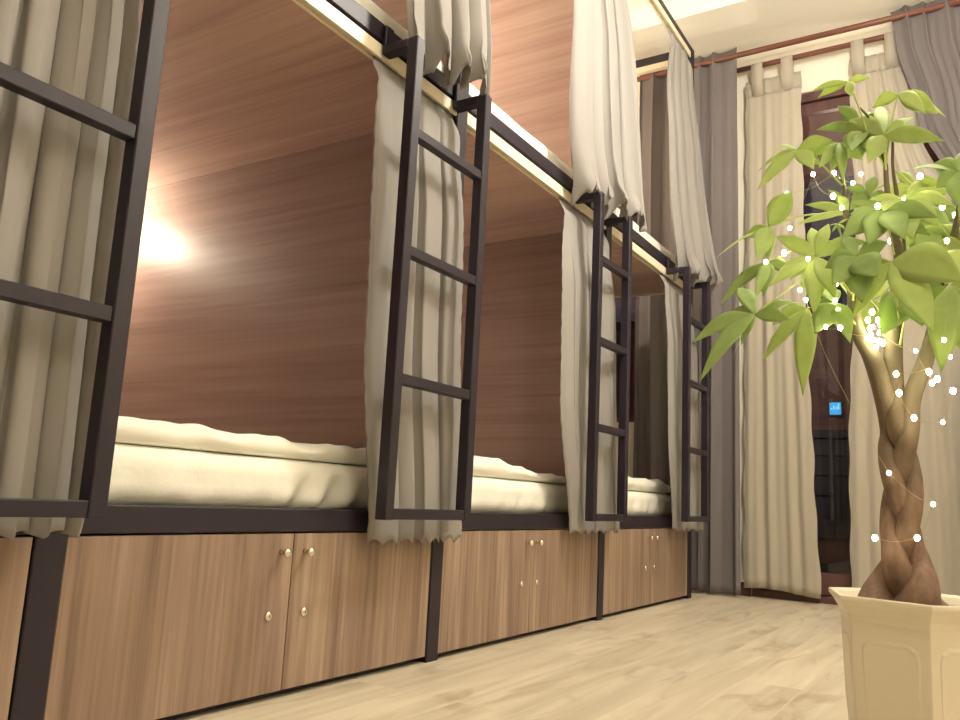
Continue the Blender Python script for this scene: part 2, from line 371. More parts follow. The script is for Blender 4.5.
# balcony door: frame, two glazed leaves
d = struct('door_1', box(BM(), DX0, DX1, YF+.01, YF+.11, 0, .035), M['frame_wood'])
bm = BM(); f = .055
box(bm, DX0, DX0+f, YF+.015, YF+.10, .035, DZ, .004); box(bm, DX1-f, DX1, YF+.015, YF+.10, .035, DZ, .004); box(bm, DX0+f, DX1-f, YF+.015, YF+.10, DZ-.05, DZ, .004)
link('door_frame', bm, M['frame_wood'], d)
for a, b_ in ((DX0+f+.004, .872), (.878, DX1-f-.004)):
    bm = BM(); y0, y1 = YF+.035, YF+.075; s = .06
    box(bm, a, a+s, y0, y1, .04, DZ-.055, .003); box(bm, b_-s, b_, y0, y1, .04, DZ-.055, .003)
    box(bm, a+s, b_-s, y0, y1, .04, .15, .003); box(bm, a+s, b_-s, y0, y1, DZ-.115, DZ-.055, .003)
    lf = link('door_leaf', bm, M['frame_wood'], d)
    link('glass_pane', box(BM(), a+s, b_-s, YF+.052, YF+.058, .15, DZ-.115), M['glass'], lf)
w = struct('window_1', box(BM(), WX0, WX1, YF+.01, YF+.10, WZ0, WZ0+.03), M['frame_wood'])
bm = BM(); box(bm, WX0, WX0+.05, YF+.02, YF+.09, WZ0+.03, WZ1); box(bm, WX1-.05, WX1, YF+.02, YF+.09, WZ0+.03, WZ1); box(bm, WX0+.05, WX1-.05, YF+.02, YF+.09, WZ1-.05, WZ1)
link('window_frame', bm, M['frame_wood'], w)
link('window_pane', box(BM(), WX0+.05, WX1-.05, YF+.052, YF+.058, WZ0+.03, WZ1-.05), M['glass'], w)

# ------------------------------------------------------------------ outside, at night
bm = BM(); box(bm, -3, 4, YF+.14, 8.2, -.16, -.06); o = struct('floor_balcony', bm, M['balcony'])
bm = BM(); box(bm, -3, 4, YF+.14, 5.9, 2.93, 3.05); box(bm, -3, 4, 5.75, 5.9, 2.80, 2.93); struct('ceiling_balcony', bm, M['balcony'])
h = thing('neighbouring_building', 'brown timber-clad building across the balcony, seen at night between the sheer curtains', 'building', (.3, 6.6, -.06))
link('facade', box(BM(), -2.6, 3.2, 6.62, 6.9, -.06, 2.05), M['night_wall'], h)
bm = BM()
box(bm, -1.2, 1.8, 6.585, 6.615, 1.02, 1.08); box(bm, -1.2, 1.8, 6.585, 6.615, .27, .31)
for i in range(21): box(bm, -1.2+i*.148, -1.17+i*.148, 6.59, 6.612, .31, 1.02)
for i in range(4): box(bm, -1.2, 1.8, 6.592, 6.610, .44+i*.15, .46+i*.15)
link('lattice', bm, M['night_dark'], h)
link('dark_shutter', box(BM(), -1.2, 1.8, 6.612, 6.62, .27, 1.08), M['night_dark'], h)
link('plinth', box(BM(), -2.6, 3.2, 6.60, 6.62, -.06, .10), M['night_dark'], h)
s = thing('wall_screen', 'small glowing blue screen on the brown building outside the door', 'screen', (.333, 6.605, 1.24))
link('case', box(BM(), .285, .381, 6.60, 6.62, 1.185, 1.30, .003), M['night_dark'], s)
link('display', box(BM(), .293, .373, 6.594, 6.60, 1.197, 1.289), M['screen'], s)
bm = BM()
for k, (a, b_) in enumerate(((.30, .012), (.318, .03), (.338, .022), (.352, .045))): box(bm, a, a+.011, 6.5915, 6.5938, 1.235, 1.235+b_)
link('display_mark', bm, M['screen_pale'], s)

# ------------------------------------------------------------------ bunks
YP = [-.34, .783, 1.893, 3.02, 4.13]      # centres of the posts
ZR = (1.612, 1.662)                        # upper bunk rail
ORD = ['bunk with the closed curtain nearest the camera', 'bunk nearest the camera with its curtain open', 'middle bunk of the row', 'bunk beside the window wall']
bunk_lab = ['dark steel bunk closest to the camera, lower berth closed off by a hanging curtain',
            'dark steel double-decker bunk with a glowing reading light and the widest open berth',
            'dark steel double-decker bunk between two ladders, in the middle of the row',
            'dark steel double-decker bunk at the window end, with an open end instead of wood panel']
for k in range(4):
    y0, y1 = YP[k]+.027, YP[k+1]-.027; ya, yb = YP[k+1]-.027, YP[k+1]+.027
    t = thing('bunk_bed', bunk_lab[k], 'bunk bed', (0, (YP[k]+YP[k+1])/2, 0), 'double-decker bunks along the wall')
    S = M['steel']
    link('post', box(BM(), -.054, 0, ya, yb, 0, 2.985, .002, 1), S, t)
    link('post', box(BM(), -2.0, -1.95, ya, yb, 0, 2.985, .002, 1), S, t)
    if k == 0:
        link('post', box(BM(), -.054, 0, YP[0]-.027, YP[0]+.027, 0, 2.985, .002, 1), S, t)
    link('lower_rail', box(BM(), -.05, -.001, y0, y1, .348, .397, .002, 1), S, t)
    link('upper_rail', box(BM(), -.05, -.001, y0, y1, *ZR, .002, 1), S, t)
    link('top_rail', box(BM(), -.05, -.001, y0, y1, 2.955, 2.985, .002, 1), S, t)
    # curtain rails: a cream channel with an open slot below
    def chan(z0, z1):
        bm = BM(); box(bm, -.034, -.004, y0, y1, z0+.012, z1); box(bm, -.034, -.026, y0, y1, z0, z0+.012); box(bm, -.012, -.004, y0, y1, z0, z0+.012); return bm
    link('curtain_track', chan(1.566, 1.603), M['track'], t)
    link('curtain_track', chan(2.922, 2.954), M['track'], t)
    link('berth_base', box(BM(), -1.95, -.055, y0, y1, .352, .392), S, t)
    link('berth_deck', box(BM(), -1.95, -.036, y0, y1+.016, 1.586, 1.612), M['deck_lit_x'], t)
    link('back_panel', box(BM(), -1.975, -1.952, y0, y1+.016, .40, 2.93), M['panel_shaded_x'], t)
    if k < 3:
        link('end_panel', box(BM(), -1.95, -.056, YP[k+1]-.011, YP[k+1]+.0265, .40, 1.585), M['panel_shaded_x'], t)
        link('end_panel', box(BM(), -1.95, -.056, YP[k+1]-.011, YP[k+1]+.0265, 1.614, 2.92), M['panel_shaded_x'], t)
    else:
        link('end_rail', box(BM(), -1.95, -.055, ya, yb, 2.94, 2.985, .002, 1), S, t)
        link('end_rail', box(BM(), -1.95, -.055, ya, yb, 1.613, 1.662, .002, 1), S, t)
        link('end_rail', box(BM(), -1.95, -.055, ya, yb, .348, .397, .002, 1), S, t)
        link('end_track', box(BM(), -1.95, -.055, ya+.006, ya+.036, 2.905, 2.939), M['track'], t)
        link('end_track', box(BM(), -1.95, -.055, ya+.006, ya+.036, 1.582, 1.611), M['track'], t)

# storage cabinets under the lower berths
cab_lab = ['walnut storage cabinet under the closed-curtain bunk, only its edge beside the near black post',
           'walnut storage cabinet under the berth with the glowing light, doors largest in view',
           'walnut storage cabinet in the middle of the row, between the two slim black posts',
           'walnut storage cabinet under the end bunk, closest to the window curtains']
def knob(t, x, y, z):
    link('knob', lathe(BM(), [(.0001, 0), (.006, 0), (.0045, .004), (.004, .012), (.009, .015), (.0105, .019), (.0095, .023), (.005, .0255), (.0001, .026)], (x, y, z), (1, 0, 0), 18), M['nickel'], t)
def lock(t, x, y, z):
    o = link('lock', lathe(BM(), [(.0001, 0), (.0100, 0), (.0100, .0025), (.0090, .0042), (.0055, .0054), (.0001, .0058)], (x, y, z), (1, 0, 0), 18), M['nickel'], t)
    link('keyhole', box(BM(), x+.0050, x+.0062, y-.0008, y+.0008, z-.0028, z+.0028), M['slot'], o)
for k in range(4):
    y0, y1 = YP[k]+.028, YP[k+1]-.028; ym = (y0+y1)/2 + (.0, -.0, -.015, .0)[k]
    t = thing('storage_cabinet', cab_lab[k], 'cabinet', (-.25, ym, 0), 'cabinets under the bunks')
    bm = BM(); box(bm, -.52, -.024, y0, y1, .022, .344); link('carcass', bm, M['door_z'], t)
    link('plinth', box(BM(), -.52, -.030, y0, y1, 0, .022), M['steel'], t)
    for side, (a, b_) in enumerate(((y0+.001, ym-.0012), (ym+.0012, y1-.001))):
        dr = link('door', box(BM(), -.0235, -.004, a, b_, .016, .344, .0012, 1), M['door_z'], t, at=(-.004, (a+b_)/2, .18))
        yy = ym - .036 if side == 0 else ym + .036
        knob(dr, -.004, yy, .305); lock(dr, -.004, yy+(-.022 if side == 0 else .012), .174)

# ------------------------------------------------------------------ ladders hooked on the upper rail
lad = [(.43, .797), (1.500, 1.868), (2.665, 2.985), (3.725, 4.06)]
lad_lab = ['black steel ladder in front of the closed curtain nearest the camera',
           'black steel ladder with a ruffled curtain hem on top, between near and middle cabinets',
           'black steel ladder between the middle bunk and the end bunk',
           'black steel ladder closest to the window drapes, at the end of the bunk row']
LX0, LX1 = .085, .117
for k, (a, b_) in enumerate(lad):
    t = thing('ladder', lad_lab[k], 'ladder', (.1, (a+b_)/2, .38), 'ladders hooked on the upper rails')
    w = .032
    for y in (a, b_-w):
        r = link('rail', box(BM(), LX0, LX1, y, y+w, .380, 1.597, .002, 1), M['steel'], t)
        bm = BM(); box(bm, .001, LX0, y, y+w, 1.572, 1.597, .002, 1); box(bm, .001, .012, y, y+w, 1.597, 1.655, .002, 1)
        link('hook', bm, M['steel'], r)
    link('bottom_bar', box(BM(), LX0+.003, LX1-.001, a+w, b_-w, .381, .407, .002, 1), M['steel'], t)
    for z in ((.703, 1.016, 1.335) if k == 0 else (.715, 1.035, 1.345)):
        link('rung', box(BM(), LX0+.003, LX1-.003, a+w, b_-w, z-.013, z+.013, .002, 1), M['steel'], t)

# ------------------------------------------------------------------ bedding
def soft_slab(x0, x1, y0, y1, z0, z1, r, nx, ny, top, side, seed):
    """rounded cushion: a closed grid whose top and sides carry soft creases"""
    bm = BM(); P = []
    per = []
    nz = 5
    # profile rings from bottom centre to top centre
    cx, cy = (x0+x1)/2, (y0+y1)/2
    def outline(inset, z):
        pts = []
        X0, X1, Y0, Y1 = x0+inset, x1-inset, y0+inset, y1-inset
        n = 0
        for i in range(nx): pts.append((X0+(X1-X0)*i/nx, Y0))
        for j in range(ny): pts.append((X1, Y0+(Y1-Y0)*j/ny))
        for i in range(nx): pts.append((X1-(X1-X0)*i/nx, Y1))
        for j in range(ny): pts.append((X0, Y1-(Y1-Y0)*j/ny))
        return [(x, y, z) for x, y in pts]
    rings = []
    steps = [(r, z0), (r*.3, z0+r*.3), (0, z0+r)] + [(0, z0+r+(z1-z0-2*r)*i/4) for i in (1, 2, 3)] + [(0, z1-r), (r*.3, z1-r*.3), (r, z1)]
    for q, (ins, z) in enumerate(steps):
        ring = []
        f = (z-z0)/(z1-z0)
        for (x, y, z_) in outline(ins, z):
            sx = side*noise2(y*9, z*14, seed)*math.sin(PI*f)
            tz = top(x, y)*f
            ring.append(bm.verts.new((x+sx*(1 if x > cx else -1), y+(sx*.6 if y > cy else -sx*.6), z_+tz)))
        rings.append(ring)
    n = len(rings[0])
    for a, b in zip(rings, rings[1:]):
        for k in range(n):
            bm.faces.new((a[k], a[(k+1) % n], b[(k+1) % n], b[k]))
    bm.faces.new(rings[0][::-1])
    # top grid
    R = rings[-1]
    grid = [[None]*(ny+1) for _ in range(nx+1)]
    for i in range(nx): grid[i][0] = R[i]
    for j in range(ny): grid[nx][j] = R[nx+j]
    for i in range(nx): grid[nx-i][ny] = R[nx+ny+i]
    for j in range(ny): grid[0][ny-j] = R[2*nx+ny+j]
    for i in range(1, nx):
        for j in range(1, ny):
            x = x0+r+(x1-x0-2*r)*i/nx; y = y0+r+(y1-y0-2*r)*j/ny
            grid[i][j] = bm.verts.new((x, y, z1+top(x, y)))
    for i in range(nx):
        for j in range(ny):
            bm.faces.new((grid[i][j], grid[i+1][j], grid[i+1][j+1], grid[i][j+1]))
    for f in bm.faces: f.smooth = True
    return bm

def wrinkle(bm, seed, amp=.0075, lo=.40, hi=.50, front=-.06):
    """creases running down the front face of the sheet, gathered at its lower edge"""
    for v in bm.verts:
        if v.co.x > front-.02 and lo-.01 < v.co.z < hi:
            f = 1-(v.co.z-lo)/(hi-lo)
            y = v.co.y
            g = math.exp(-((y-(seed*.37 % 1.0)*.6-.95)/.12)**2)
            v.co.x += amp*(.4+2.2*g)*f*math.sin(y*58+seed+3*f) + amp*.6*math.sin(y*23+seed)
    return bm

matt_lab = ['white-sheeted mattress behind the closed curtain near the camera',
            'white-sheeted mattress in the open lower berth with the glowing reading light',
            'white-sheeted mattress in the lower berth of the middle bunk',
            'white-sheeted mattress in the lower berth closest to the window']
quilt_lab = {1: 'white quilt folded along the front of the bed in the berth with the glowing light',
             2: 'white quilt with a raised lump on the bed of the middle lower berth',
             3: 'white quilt folded flat on the lower bed closest to the window'}
upm_lab = ['white-sheeted upper mattress over the closed-curtain berth near the camera',
           'white-sheeted upper mattress above the berth with the glowing light',
           'white-sheeted upper mattress of the middle bunk, in front of the bright wood panel',
           'white-sheeted upper mattress of the bunk at the window end']
for k in range(1, 4):
    y0, y1 = YP[k]+.035, YP[k+1]-(.06, .06, .085, .085)[k]
    bm = soft_slab(-1.93, -.062, y0, y1, .393, .508, .03, 14, 90, lambda x, y: .0014*noise2(x*4, y*5, k), .002, k)
    wrinkle(bm, k*2.1+.3)
    tag(link('mattress', bm, M['sheet'], at=(-1, (y0+y1)/2, .393)), matt_lab[k], 'mattress', 'mattresses in the lower berths')
    def qtop(x, y, k=k):
        base = .006*noise2(x*9, y*7, k*3) + .004*math.sin(y*31+k)*math.sin(x*17) + .0022*math.sin(y*67+k*2)*math.sin(y*13)
        if k == 2: base += .020*math.exp(-((y-2.27)/.13)**2) - .016/(1+math.exp(-(y-2.52)*22))
        if k == 1: base += .004*math.cos((y-.9)*5)
        if k == 3: base += .012
        return base
    bm = soft_slab(-.46, -.068, y0+.02, y1-.02, .5105, .556, .020, 16, 100, qtop, .006, k+5)
    tag(link('quilt', bm, M['sheet'], at=(-.26, (y0+y1)/2, .5105)), quilt_lab[k], 'quilt', 'folded quilts')
for k in range(1, 4):
    y0, y1 = YP[k]+.035, YP[k+1]-.035
    bm = soft_slab(-1.93, -.056, y0, y1, 1.6135, 1.768, .03, 12, 50, lambda x, y: .003*noise2(x*4, y*5, k+9), .001, k+9)
    tag(link('mattress', bm, M['sheet'], at=(-1, (y0+y1)/2, 1.614)), upm_lab[k], 'mattress', 'mattresses in the upper berths')

# reading lamps at the back of the berths; the middle lower one is added
RL = []
def reading_lamp(label, y, z, power):
    t = thing('reading_lamp', label, 'lamp', (-1.95, y, z), 'reading lamps in the berths')
    link('base', lathe(BM(), [(.0001, 0), (.03, 0), (.03, .012), (.012, .016), (.0001, .016)], (-1.951, y, z), (1, 0, 0)), M['nickel'], t)
    hd = Vector((-1.70, y+.03, z+.06)); dr = (.35, .80, .45)
    link('arm', tube(BM(), [(-1.936, y, z), (-1.90, y+.004, z+.02), (-1.80, y+.012, z+.05), (-1.71, y+.02, z+.05), hd], .006), M['nickel'], t)
    link('lamp_shade', lathe(BM(), [(.012, 0), (.03, .01), (.042, .06), (.040, .06), (.028, .012), (.0001, .008)], hd, dr), M['nickel'], t)
    link('bulb', lathe(BM(), [(.0001, .012), (.014, .018), (.018, .03), (.012, .045), (.0001, .05)], hd, dr, 12), M['bed_bulb'], t)
    RL.append((hd.x+.03, y+.105, z+.075, power))
reading_lamp('warm reading lamp glowing on the back of the open berth, behind the near ladder', 1.575, 1.37, 21)
reading_lamp('unseen fill lamp added at the back of the middle lower berth, behind the curtain', 2.70, 1.37, 20)  # unseen lamp, added to brighten the wood inside this berth
reading_lamp('reading lamp at the back of the middle upper berth', 2.66, 2.35, 140)
reading_lamp('reading lamp at the back of the upper berth above the glowing berth', 1.53, 2.35, 45)

reading_lamp('reading lamp at the back of the upper berth beside the window wall', 3.45, 2.35, 70)

# ------------------------------------------------------------------ curtains
def cloth(nu, nv, fn, mat, name, at, parent=None, thick=.0014, label=None):
    bm = BM(); g = [[bm.verts.new(fn(i/nu, j/nv)) for j in range(nv+1)] for i in range(nu+1)]
    for i in range(nu):
        for j in range(nv):
            f = bm.faces.new((g[i][j], g[i+1][j], g[i+1][j+1], g[i][j+1])); f.smooth = True
    o = link(name, bm, mat, parent, at, label, recalc=False)
    md = o.modifiers.new('thickness', 'SOLIDIFY'); md.thickness = thick; md.offset = 0
    return o

def keyed(tab, v):
    for (a, x), (b, y) in zip(tab, tab[1:]):
        if v <= b:
            s = (v-a)/(b-a) if b > a else 0; s = s*s*(3-2*s); return x+(y-x)*s
    return tab[-1][1]

def pleat(u, n, v, seed, sharp=.35):
    """gathered fold profile with uneven spacing that drifts on the way down"""
    uu = u + .03*math.sin(2*PI*u*1.3+seed) + .018*math.sin(2*PI*u*2.7+seed*2) + .012*math.sin(v*3+seed+u*5)
    a = 2*PI*n*uu
    s = .72*(2*abs(math.sin(a/2))**.85-1) + .28*math.sin(a+1) + sharp*.35*math.sin(.61*a+seed*3+v*1.2)
    return s, math.cos(a)

def curtain(name, label, cat, group, left, right, xs, z0, z1, n, amp, seed, mat, axis='y', nu=220, nv=70, scallop=.013, sc_n=14, omega=.5, side=.005):
    """left/right/xs/amp: tables over v (0 top .. 1 hem). axis: direction the cloth spreads along."""
    def fn(u, v):
        a, b = keyed(left, v), keyed(right, v)
        A = keyed(amp, v); s, c = pleat(u, n, v, seed)
        w = (b-a)/n
        p = a+(b-a)*u + omega*w*.16*math.sin(4*PI*n*u+seed)*min(1, v*4+.2)
        if u < .02: p -= side*abs(math.sin(v*40*PI*.5))
        if u > .98: p += side*abs(math.sin(v*40*PI*.5))
        q = keyed(xs, v) + A*s
        z = z1+(z0-z1)*v
        if v > .9: z += ((v-.9)/.1)**2*scallop*abs(math.sin(sc_n*PI*u))
        return (q, p, z) if axis == 'y' else (p, q, z)
    at = (keyed(xs, 1), (keyed(left, 1)+keyed(right, 1))/2, z0) if axis == 'y' else ((keyed(left, 1)+keyed(right, 1))/2, keyed(xs, 1), z0)
    return tag(cloth(nu, nv, fn, mat, name, at), label, cat, group)

LOW = 'curtains of the lower berths'; UP = 'curtains of the upper berths'; C_ = M['curtain']
xs_low = [(0, -.018), (.06, .012), (.3, .034), (1, .042)]
amp_low = [(0, .006), (.06, .010), (.3, .027), (1, .027)]
curtain('bunk_curtain', 'brown-grey curtain drawn across the lower berth behind the ladder nearest the camera', 'curtain', LOW,
        [(0, .02), (1, .02)], [(0, .775), (.5, .785), (1, .79)], xs_low, .345, 1.567, 14, amp_low, 1.1, C_, nu=420)
curtain('bunk_curtain', 'beige curtain bunched behind the ladder between the near and middle lower berths', 'curtain', LOW,
        [(0, 1.49), (.25, 1.475), (.6, 1.49), (1, 1.55)], [(0, 1.862), (.5, 1.885), (1, 1.93)], xs_low, .318, 1.567, 4, amp_low, 2.9, C_)
curtain('bunk_curtain', 'beige curtain bunched behind the ladder between the middle and end lower berths', 'curtain', LOW,
        [(0, 2.59), (.25, 2.555), (.6, 2.565), (1, 2.66)], [(0, 2.99), (.5, 3.02), (1, 3.07)], xs_low, .330, 1.567, 4, amp_low, 4.0, C_)
curtain('bunk_curtain', 'beige curtain bunched behind the ladder beside the dark window drape, lower berth', 'curtain', LOW,
        [(0, 3.68), (.3, 3.67), (.6, 3.69), (1, 3.76)], [(0, 4.09), (.5, 4.12), (1, 4.19)], xs_low, .330, 1.567, 3.6, amp_low, 5.2, C_)
def upper_curtain(label, left, right, n, seed):
    """hangs from the upper rail; the hem is caught on the ladder top, so its folds open towards the aisle"""
    z1 = 2.921
    def fn(u, v):
        a, b = keyed(left, v), keyed(right, v)
        s, c = pleat(u, n, v, seed, .25)
        A = keyed([(0, .008), (.1, .016), (.5, .026), (.85, .034), (.93, .046), (1, .088)], v)
        out = keyed([(0, -.018), (.08, .012), (.5, .045), (1, .068)], v) + .060*u*v*v
        w = (b-a)/n
        y = a+(b-a)*u + w*.085*math.sin(4*PI*n*u+seed)*min(1, v*4+.2)
        y += w*.24*c*max(0, (v-.86)/.14)**2
        hem = 1.555 + .035*u + .048*max(-1, min(1, s))
        z = z1+(hem-z1)*v
        if v > .9: z += ((v-.9)/.1)**2*(.020*abs(math.sin(21*PI*u+seed))-.006)
        return (out+A*s, y, z)
    tag(cloth(260, 90, fn, C_, 'bunk_curtain', (.07, (left[-1][1]+right[-1][1])/2, 1.55)), label, 'curtain', UP)
upper_curtain('pale upper curtain whose ruffled hem rests on the ladder between the near and middle berths',
              [(0, 1.47), (.7, 1.465), (1, 1.50)], [(0, 1.85), (.5, 1.88), (.85, 1.865), (1, 1.835)], 4, .6)
upper_curtain('pale upper curtain hanging over the ladder between the middle and end bunks',
              [(0, 2.56), (.4, 2.555), (.8, 2.53), (1, 2.58)], [(0, 2.985), (.3, 3.12), (.6, 3.14), (1, 3.09)], 4.3, 3.3)
upper_curtain('pale upper curtain hanging over the last ladder, beside the dark window drape',
              [(0, 3.74), (.35, 3.62), (.7, 3.64), (1, 3.72)], [(0, 4.09), (.6, 4.12), (1, 4.14)], 4, 5.1)

# window drapes and sheers
DR = 'dark drapes on the window wall'
def rod(name, label, y, z, r, x0, x1, mat):
    t = thing(name, label, 'curtain rod', ((x0+x1)/2, y, z))
    link('pole', tube(BM(), [(x0, y, z), ((x0+x1)/2, y, z), (x1, y, z)], r, 14), mat, t)
    for x, s in ((x0, -1), (x1, 1)):
        link('finial', lathe(BM(), [(.0001, 0), (r*.9, 0), (r*.9, .008), (r*1.7, .014), (r*1.9, .03), (r*1.2, .046), (.0001, .052)], (x, y, z), (s, 0, 0)), mat, t)
    for x in (x0+.09, x1-.06):
        bm = BM(); box(bm, x-.012, x+.012, y, YF, z-.011, z+.011, .002, 1); box(bm, x-.02, x+.02, YF-.012, YF-.0005, z-.04, z+.04, .002, 1)
        link('bracket', bm, mat, t)
    return t
rod('curtain_rod', 'brown wooden rod carrying the dark drapes along the window wall', 4.395, 3.035, .016, -.46, 1.95, M['rod'])
rod('curtain_rod', 'brown rod behind it, carrying the tab-top sheer curtains', 4.475, 2.985, .015, .155, 1.75, M['rod'])

def drape(label, left, right, n, seed, amp, y=4.395, z0=.012, z1=3.085, nu=260, z_hem=.0):
    o = curtain('window_drape', label, 'curtain', DR, left, right, [(0, y), (1, y)], z0, z1, n, amp, seed, M['drape'], axis='x', nu=nu, nv=60, scallop=0, omega=.35, side=0)
    return o
da = drape('dark grey drape behind the end bunk, next to the sheer curtain', [(0, -.42), (1, -.42)], [(0, .175), (1, .18)], 5, .4, [(0, .036), (1, .040)])
def rpos(tab): return tab
db = drape('dark grey pleated drape swept aside behind the potted plant', [(0, .97), (.05, .985), (.2, 1.07), (.33, 1.20), (.48, 1.26), (.64, 1.215), (.8, 1.20), (1, 1.205)],
           [(0, 1.82), (.25, 1.80), (.6, 1.76), (1, 1.80)], 11, 2.0, [(0, .034), (1, .034)])
# steel eyelets of the drapes
def soft(u, n, v, seed):
    return .6*math.sin(2*PI*n*u+seed+.5*math.sin(v*2+seed)) + .4*math.sin(2*PI*n*1.63*u+seed*2+.4*v)
def sheer(label, left, right, n, seed, z0, tabs):
    t = thing('sheer_curtain', label, 'curtain', ((left[-1][1]+right[-1][1])/2, 4.475, z0), 'sheer curtains on the window wall')
    def fn(u, v):
        a, b = keyed(left, v), keyed(right, v); A = .004+.007*min(1, v*3)
        s = soft(u, n, v, seed)
        x = a+(b-a)*u
        if u < .012 or u > .988: x += .004*math.sin(v*60)
        return (x, 4.487+A*s*.9, 2.90+(z0-2.90)*v + (.012*math.sin(PI*u*1.3+.4) if v > .98 else 0))
    cloth(200, 60, fn, M['sheer'], 'panel', None, t, .0008)
    def hd(u, v):
        a, b = keyed(left, 0), keyed(right, 0); s = soft(u, n, 0, seed)
        return (a+(b-a)*u, 4.4855+.006*s*.9-.0012, 2.901-.10*v)
    cloth(80, 4, hd, M['sheer'], 'header', None, t, .0012)
    for x in tabs:
        bm = BM(); w = .032
        prof = [(4.486, 2.80), (4.4575, 2.87), (4.4575, 2.985), (4.4625, 2.998), (4.475, 3.0035), (4.4875, 2.998), (4.4925, 2.985), (4.4925, 2.87)]
        r = [[bm.verts.new((x+s*w, yy, zz)) for yy, zz in prof] for s in (-1, 1)]
        for j in range(len(prof)-1):
            f = bm.faces.new((r[0][j], r[1][j], r[1][j+1], r[0][j+1])); f.smooth = True
        o = link('tab', bm, M['sheer'], t, recalc=False); md = o.modifiers.new('thickness', 'SOLIDIFY'); md.thickness = .0014; md.offset = 0
    return t
sheer('cream sheer curtain between the dark drape and the gap onto the night', [(0, .20), (1, .175)], [(0, .505), (.5, .51), (.8, .535), (1, .555)], 4, .9, .040, (.27, .435))
sheer('cream sheer curtain behind the braided plant', [(0, .755), (.3, .76), (.8, .70), (1, .695)], [(0, 1.02), (.15, 1.08), (.5, 1.45), (1, 1.5)], 7, 3.4, .040, (.80, .965))
# ------------------------------------------------------------------ potted plant
PX, PY = 1.1616, 1.8345
tdir = Vector((0.07243, -.99737, 0)); rdir = Vector((.99737, .07243, 0))
def hexv(r, z, n=6):
    return [Vector((PX+r*.805*math.cos(.7887+PI*i/3), PY+r*.805*math.sin(.7887+PI*i/3), z*.946)) for i in range(n)]
pt = thing('flower_pot', 'tall ivory six-sided pot with flared rim standing on the floor', 'flower pot', (PX, PY, 0))
bm = BM()
prof = [(.150, .0), (.156, .006), (.166, .10), (.173, .245), (.175, .262), (.180, .276), (.192, .292), (.203, .302), (.204, .309), (.200, .312), (.186, .306), (.172, .292), (.166, .262), (.160, .10), (.150, .02)]
rings = [[bm.verts.new(p) for p in hexv(r, z)] for r, z in prof]
for a, b_ in zip(rings, rings[1:]):
    for k in range(6): bm.faces.new((a[k], a[(k+1) % 6], b_[(k+1) % 6], b_[k]))
bm.faces.new(rings[0][::-1]); bm.faces.new(rings[-1])
# soft raised panels with clipped corners on each side
for k in range(6):
    def P(s, z, out):
        r = .150+(.173-.150)*(z/.245) if z < .245 else .173
        r = .156+(.166-.156)*((z-.006)/.094) if z < .10 else .166+(.173-.166)*((z-.10)/.145)
        v = hexv(r, z); a, b_ = v[k], v[(k+1) % 6]; nrm = ((a+b_)/2-Vector((PX, PY, z*.946))).normalized()
        return a+(b_-a)*s+nrm*out
    outer = [(.13, .02), (.87, .02), (.87, .205), (.84, .222), (.74, .232), (.26, .232), (.16, .222), (.13, .205)]
    inner = [(.17, .035), (.83, .035), (.83, .195), (.80, .210), (.72, .219), (.28, .219), (.20, .210), (.17, .195)]
    ro = [bm.verts.new(P(s, z, .0002)) for s, z in outer]; rm = [bm.verts.new(P(s, z, .0026)) for s, z in [((o[0]*.5+i[0]*.5), (o[1]*.5+i[1]*.5)) for o, i in zip(outer, inner)]]
    ri = [bm.verts.new(P(s, z, .0014)) for s, z in inner]
    for A, B in ((ro, rm), (rm, ri)):
        for j in range(8): bm.faces.new((A[j], A[(j+1) % 8], B[(j+1) % 8], B[j]))
    bm.faces.new(ri)
o = link('vessel', bm, M['pot'], pt)
md = o.modifiers.new('soft_edges', 'BEVEL'); md.width = .006; md.segments = 3; md.limit_method = 'ANGLE'; md.angle_limit = math.radians(35)
bm = BM(); ring = [bm.verts.new(p) for p in hexv(.160, .284)]; c = bm.verts.new((PX, PY, .276)); low = [bm.verts.new(p) for p in hexv(.158, .26)]
for k in range(6): bm.faces.new((ring[k], ring[(k+1) % 6], c)); bm.faces.new((low[k], low[(k+1) % 6], ring[(k+1) % 6], ring[k]))
bm.faces.new(low[::-1])
link('soil', bm, M['soil'], pt)

tree = thing('money_tree', 'green money tree with three braided trunks growing from the ivory pot', 'plant', (1.148, PY, .275))
tx0 = Vector((1.1480, PY, 0)); top = Vector((1.1495, PY, 0))
def strand(k):
    pts, rad = [], []
    N = 44
    for i in range(N+1):
        f = i/N; z = .255+(.620-.255)*f
        th = .15 + f*5.2 + 2*PI*k/3
        base = tx0.lerp(top, f)
        spread = .0205+.034*max(0, 1-f*2.6)**1.4
        side = spread*math.sin(th); dep = (.017+.012*max(0, 1-f*3))*math.sin(2*th+.3)
        p = base+rdir*side+tdir*dep; p.z = z
        pts.append(p); rad.append(.0220-.003*f+.021*max(0, 1-f*2.7)**1.3)
    return pts, rad
ends = []
for k in range(3):
    pts, rad = strand(k); ends.append((pts[-1].dot(rdir), pts, rad))
ends.sort(key=lambda e: e[0])
def mm(p): return Vector((p[0]/1000, p[1]/1000, p[2]/1000))
def smooth(pts, rad, n=6):
    P, R = [], []
    for i in range(len(pts)-1):
        p0 = pts[max(i-1, 0)]; p1 = pts[i]; p2 = pts[i+1]; p3 = pts[min(i+2, len(pts)-1)]
        for j in range(n):
            t = j/n
            P.append(.5*((2*p1)+(p2-p0)*t+(2*p0-5*p1+4*p2-p3)*t*t+(3*p1-p0-3*p2+p3)*t**3)); R.append(rad[i]+(rad[i+1]-rad[i])*t)
    P.append(pts[-1]); R.append(rad[-1]); return P, R
